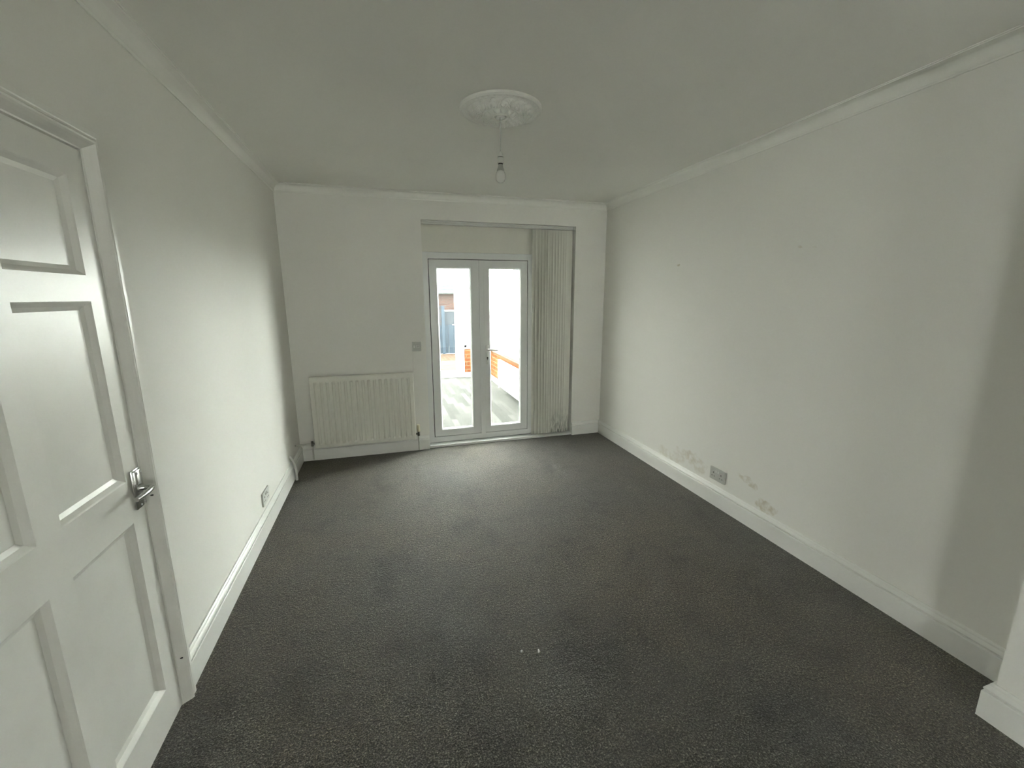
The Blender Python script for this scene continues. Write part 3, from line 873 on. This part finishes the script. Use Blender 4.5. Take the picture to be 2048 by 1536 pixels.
# sills
bm = box(new(), 1.46, CX1 + .12, CY1 - .012, CY1 + .13, .5535, .578, .003)
struct(obj('trim_5', bm, M_upvc), 'white sill on the far brick wall', 'sill')
bm = box(new(), CX1 - .03, CX1 + .13, YO + .01, CY1 - .02, .5535, .572, .003)
M_sill = mat('brown_sill', (.045, .022, .011), .8, spec=0.1)
struct(obj('trim_6', bm, M_sill), 'brown sill along the right brick wall', 'sill')
window('window_2', 'y', CY1 + .06, 1.465, CX1 + .1, .578, CZ, 1, 'far conservatory window above the brick wall', transom=1.72)
window('window_3', 'x', CX1 + .06, YO + .01, CY1 + .02, .572, CZ, 4, 'long conservatory window above the radiator', transom=1.75)
# garden door
gd = thing('door_3', (1.0, CY1 + .03, 0)); struct(gd, 'white glazed garden door at the far end of the conservatory', 'door')
bm = new()
box(bm, 1.385, 1.460, CY1, CY1 + .07, 0, 1.93, .004); box(bm, .42, .47, CY1, CY1 + .07, 0, 1.93, .004)
box(bm, .42, 1.4595, CY1 + .0005, CY1 + .0695, 1.90, CZ, .004); box(bm, .47, 1.385, CY1 + .001, CY1 + .069, 0, .045, .004)
obj('door_frame', bm, M_upvc, gd)
bm = new()
y0, y1 = CY1 - .008, CY1 + .05
box(bm, 1.296, 1.383, y0, y1, .05, 1.897, .005); box(bm, .472, .56, y0, y1, .05, 1.897, .005)
box(bm, .55, 1.30, y0 + .0008, y1 - .0008, .05, .137, .005); box(bm, .55, 1.30, y0 + .0008, y1 - .0008, 1.845, 1.897, .005)
lf3 = obj('door_leaf', bm, M_upvc, gd)
obj('glass_pane', box(new(), .556, 1.30, CY1 + .018, CY1 + .024, .13, 1.85), M_glass, lf3)
bm = box(new(), 1.325, 1.350, y0 - .010, y0 + .001, .88, 1.09, .003)
tube(bm, [(1.337, y0 - .009, 1.03), (1.337, y0 - .04, 1.03), (1.30, y0 - .045, 1.03), (1.24, y0 - .043, 1.03)], .008, 10)
obj('door_handle', bm, M_plastic, gd)
# conservatory radiator
r2 = thing('radiator', (CX1 - .05, 6.0, .15), 'long low white radiator on the brick wall seen through the right french door pane', 'radiator')
bm = radiator_panel(2.05, .155, .50, .052, 38)
for v in bm.verts:
    x, y = v.co.x, v.co.y
    v.co.x = CX1 - .088 + y; v.co.y = 7.05 - x
obj('panel', bm, M_rad, r2)
bm = new()
for y in (5.3, 6.7):
    bm = new(); box(bm, CX1 - .037, CX1 - .0005, y, y + .03, .2, .44); obj('bracket', bm, M_rad, r2)
bm = new()
tube(bm, [(CX1 - .06, 7.055, .19), (CX1 - .06, 7.085, .19), (CX1 - .06, 7.09, .0)], .008, 8)
obj('pipe', bm, M_plastic, r2, True)

# ------------------------------------------------------------------ garden
bm = box(new(), -20, 30, 4.7, 40, -.3, -.14)
struct(obj('ground', bm, M_grass), 'garden ground', 'ground')
bm = box(new(), -1.5, 2.6, CY1 + .13, 11.3, -.138, -.10)
struct(obj('patio', bm, M_patio), 'pale stone patio slabs outside the garden door', 'patio')
bm = box(new(), -1.5, 2.6, 11.301, 12.7, -.138, -.098)
struct(obj('patio_edging', bm, M_edging), 'brick paving strip in front of the blue fence', 'paving')
fe = thing('fence', (1.6, 12.8, -.1), 'slate blue garden fence seen through the left french door pane', 'fence')
bm = new()
for k in range(19):
    x = -.6 + k * .15
    box(bm, x, x + .146, 12.80 + .006 * (k % 2), 12.82 + .006 * (k % 2), -.10, .75, .003)
obj('fence_panel', bm, M_fence, fe)
for x in (-.4, 1.60, 2.13):
    bm = box(new(), x, x + .09, 12.72, 12.798, -.10, 1.30, .004)
    obj('post', bm, M_fence, fe)
bm = new()
for k in range(6): box(bm, -.6, 1.60, 12.80, 12.82, .765 + k * .09, .765 + k * .09 + .072, .003)
obj('slatted_top', bm, M_trellis, fe)
bm = box(new(), 1.69, 2.13, 12.80, 12.82, .752, 1.13, .003)
obj('upper_panel', bm, M_trellis, fe)
bm = box(new(), 1.69, 2.13, 12.78, 12.84, 1.132, 1.175, .003)
obj('capping_rail', bm, mat('pale_rail', (.03, .033, .035), .6), fe, label='pale capping rail')
hs = thing('garden_outhouse', (2.0, 15, -.1), 'red brick outhouse with a grey slate roof beyond the blue fence', 'outbuilding')
obj('wall', box(new(), -1.0, 2.50, 15, 18, -.138, 1.74), M_brick_house, hs)
bm = new()
vv = [bm.verts.new(p) for p in ((-1.2, 14.8, 1.70), (2.62, 14.8, 1.70), (2.62, 16.5, 2.9), (-1.2, 16.5, 2.9), (-1.2, 18.2, 1.70), (2.62, 18.2, 1.70))]
for f in ((0, 1, 2, 3), (3, 2, 5, 4), (0, 3, 4), (1, 5, 2), (0, 4, 5, 1)): bm.faces.new([vv[k] for k in f])
obj('roof', bm, M_roof, hs)
bm = new(); tube(bm, [(-1.2, 14.76, 1.70), (2.62, 14.76, 1.70)], .05, 10)
obj('gutter', bm, mat('grey_gutter', (.012, .014, .015), .5), hs)
bm = box(new(), 3.4, 3.55, 4.8, 12.6, -.138, 1.15)  # added so the right windows turn white and more light comes in
tag(obj('bright_backing_wall', bm, M_render), 'white wall added beyond the right conservatory windows to brighten them', 'wall')
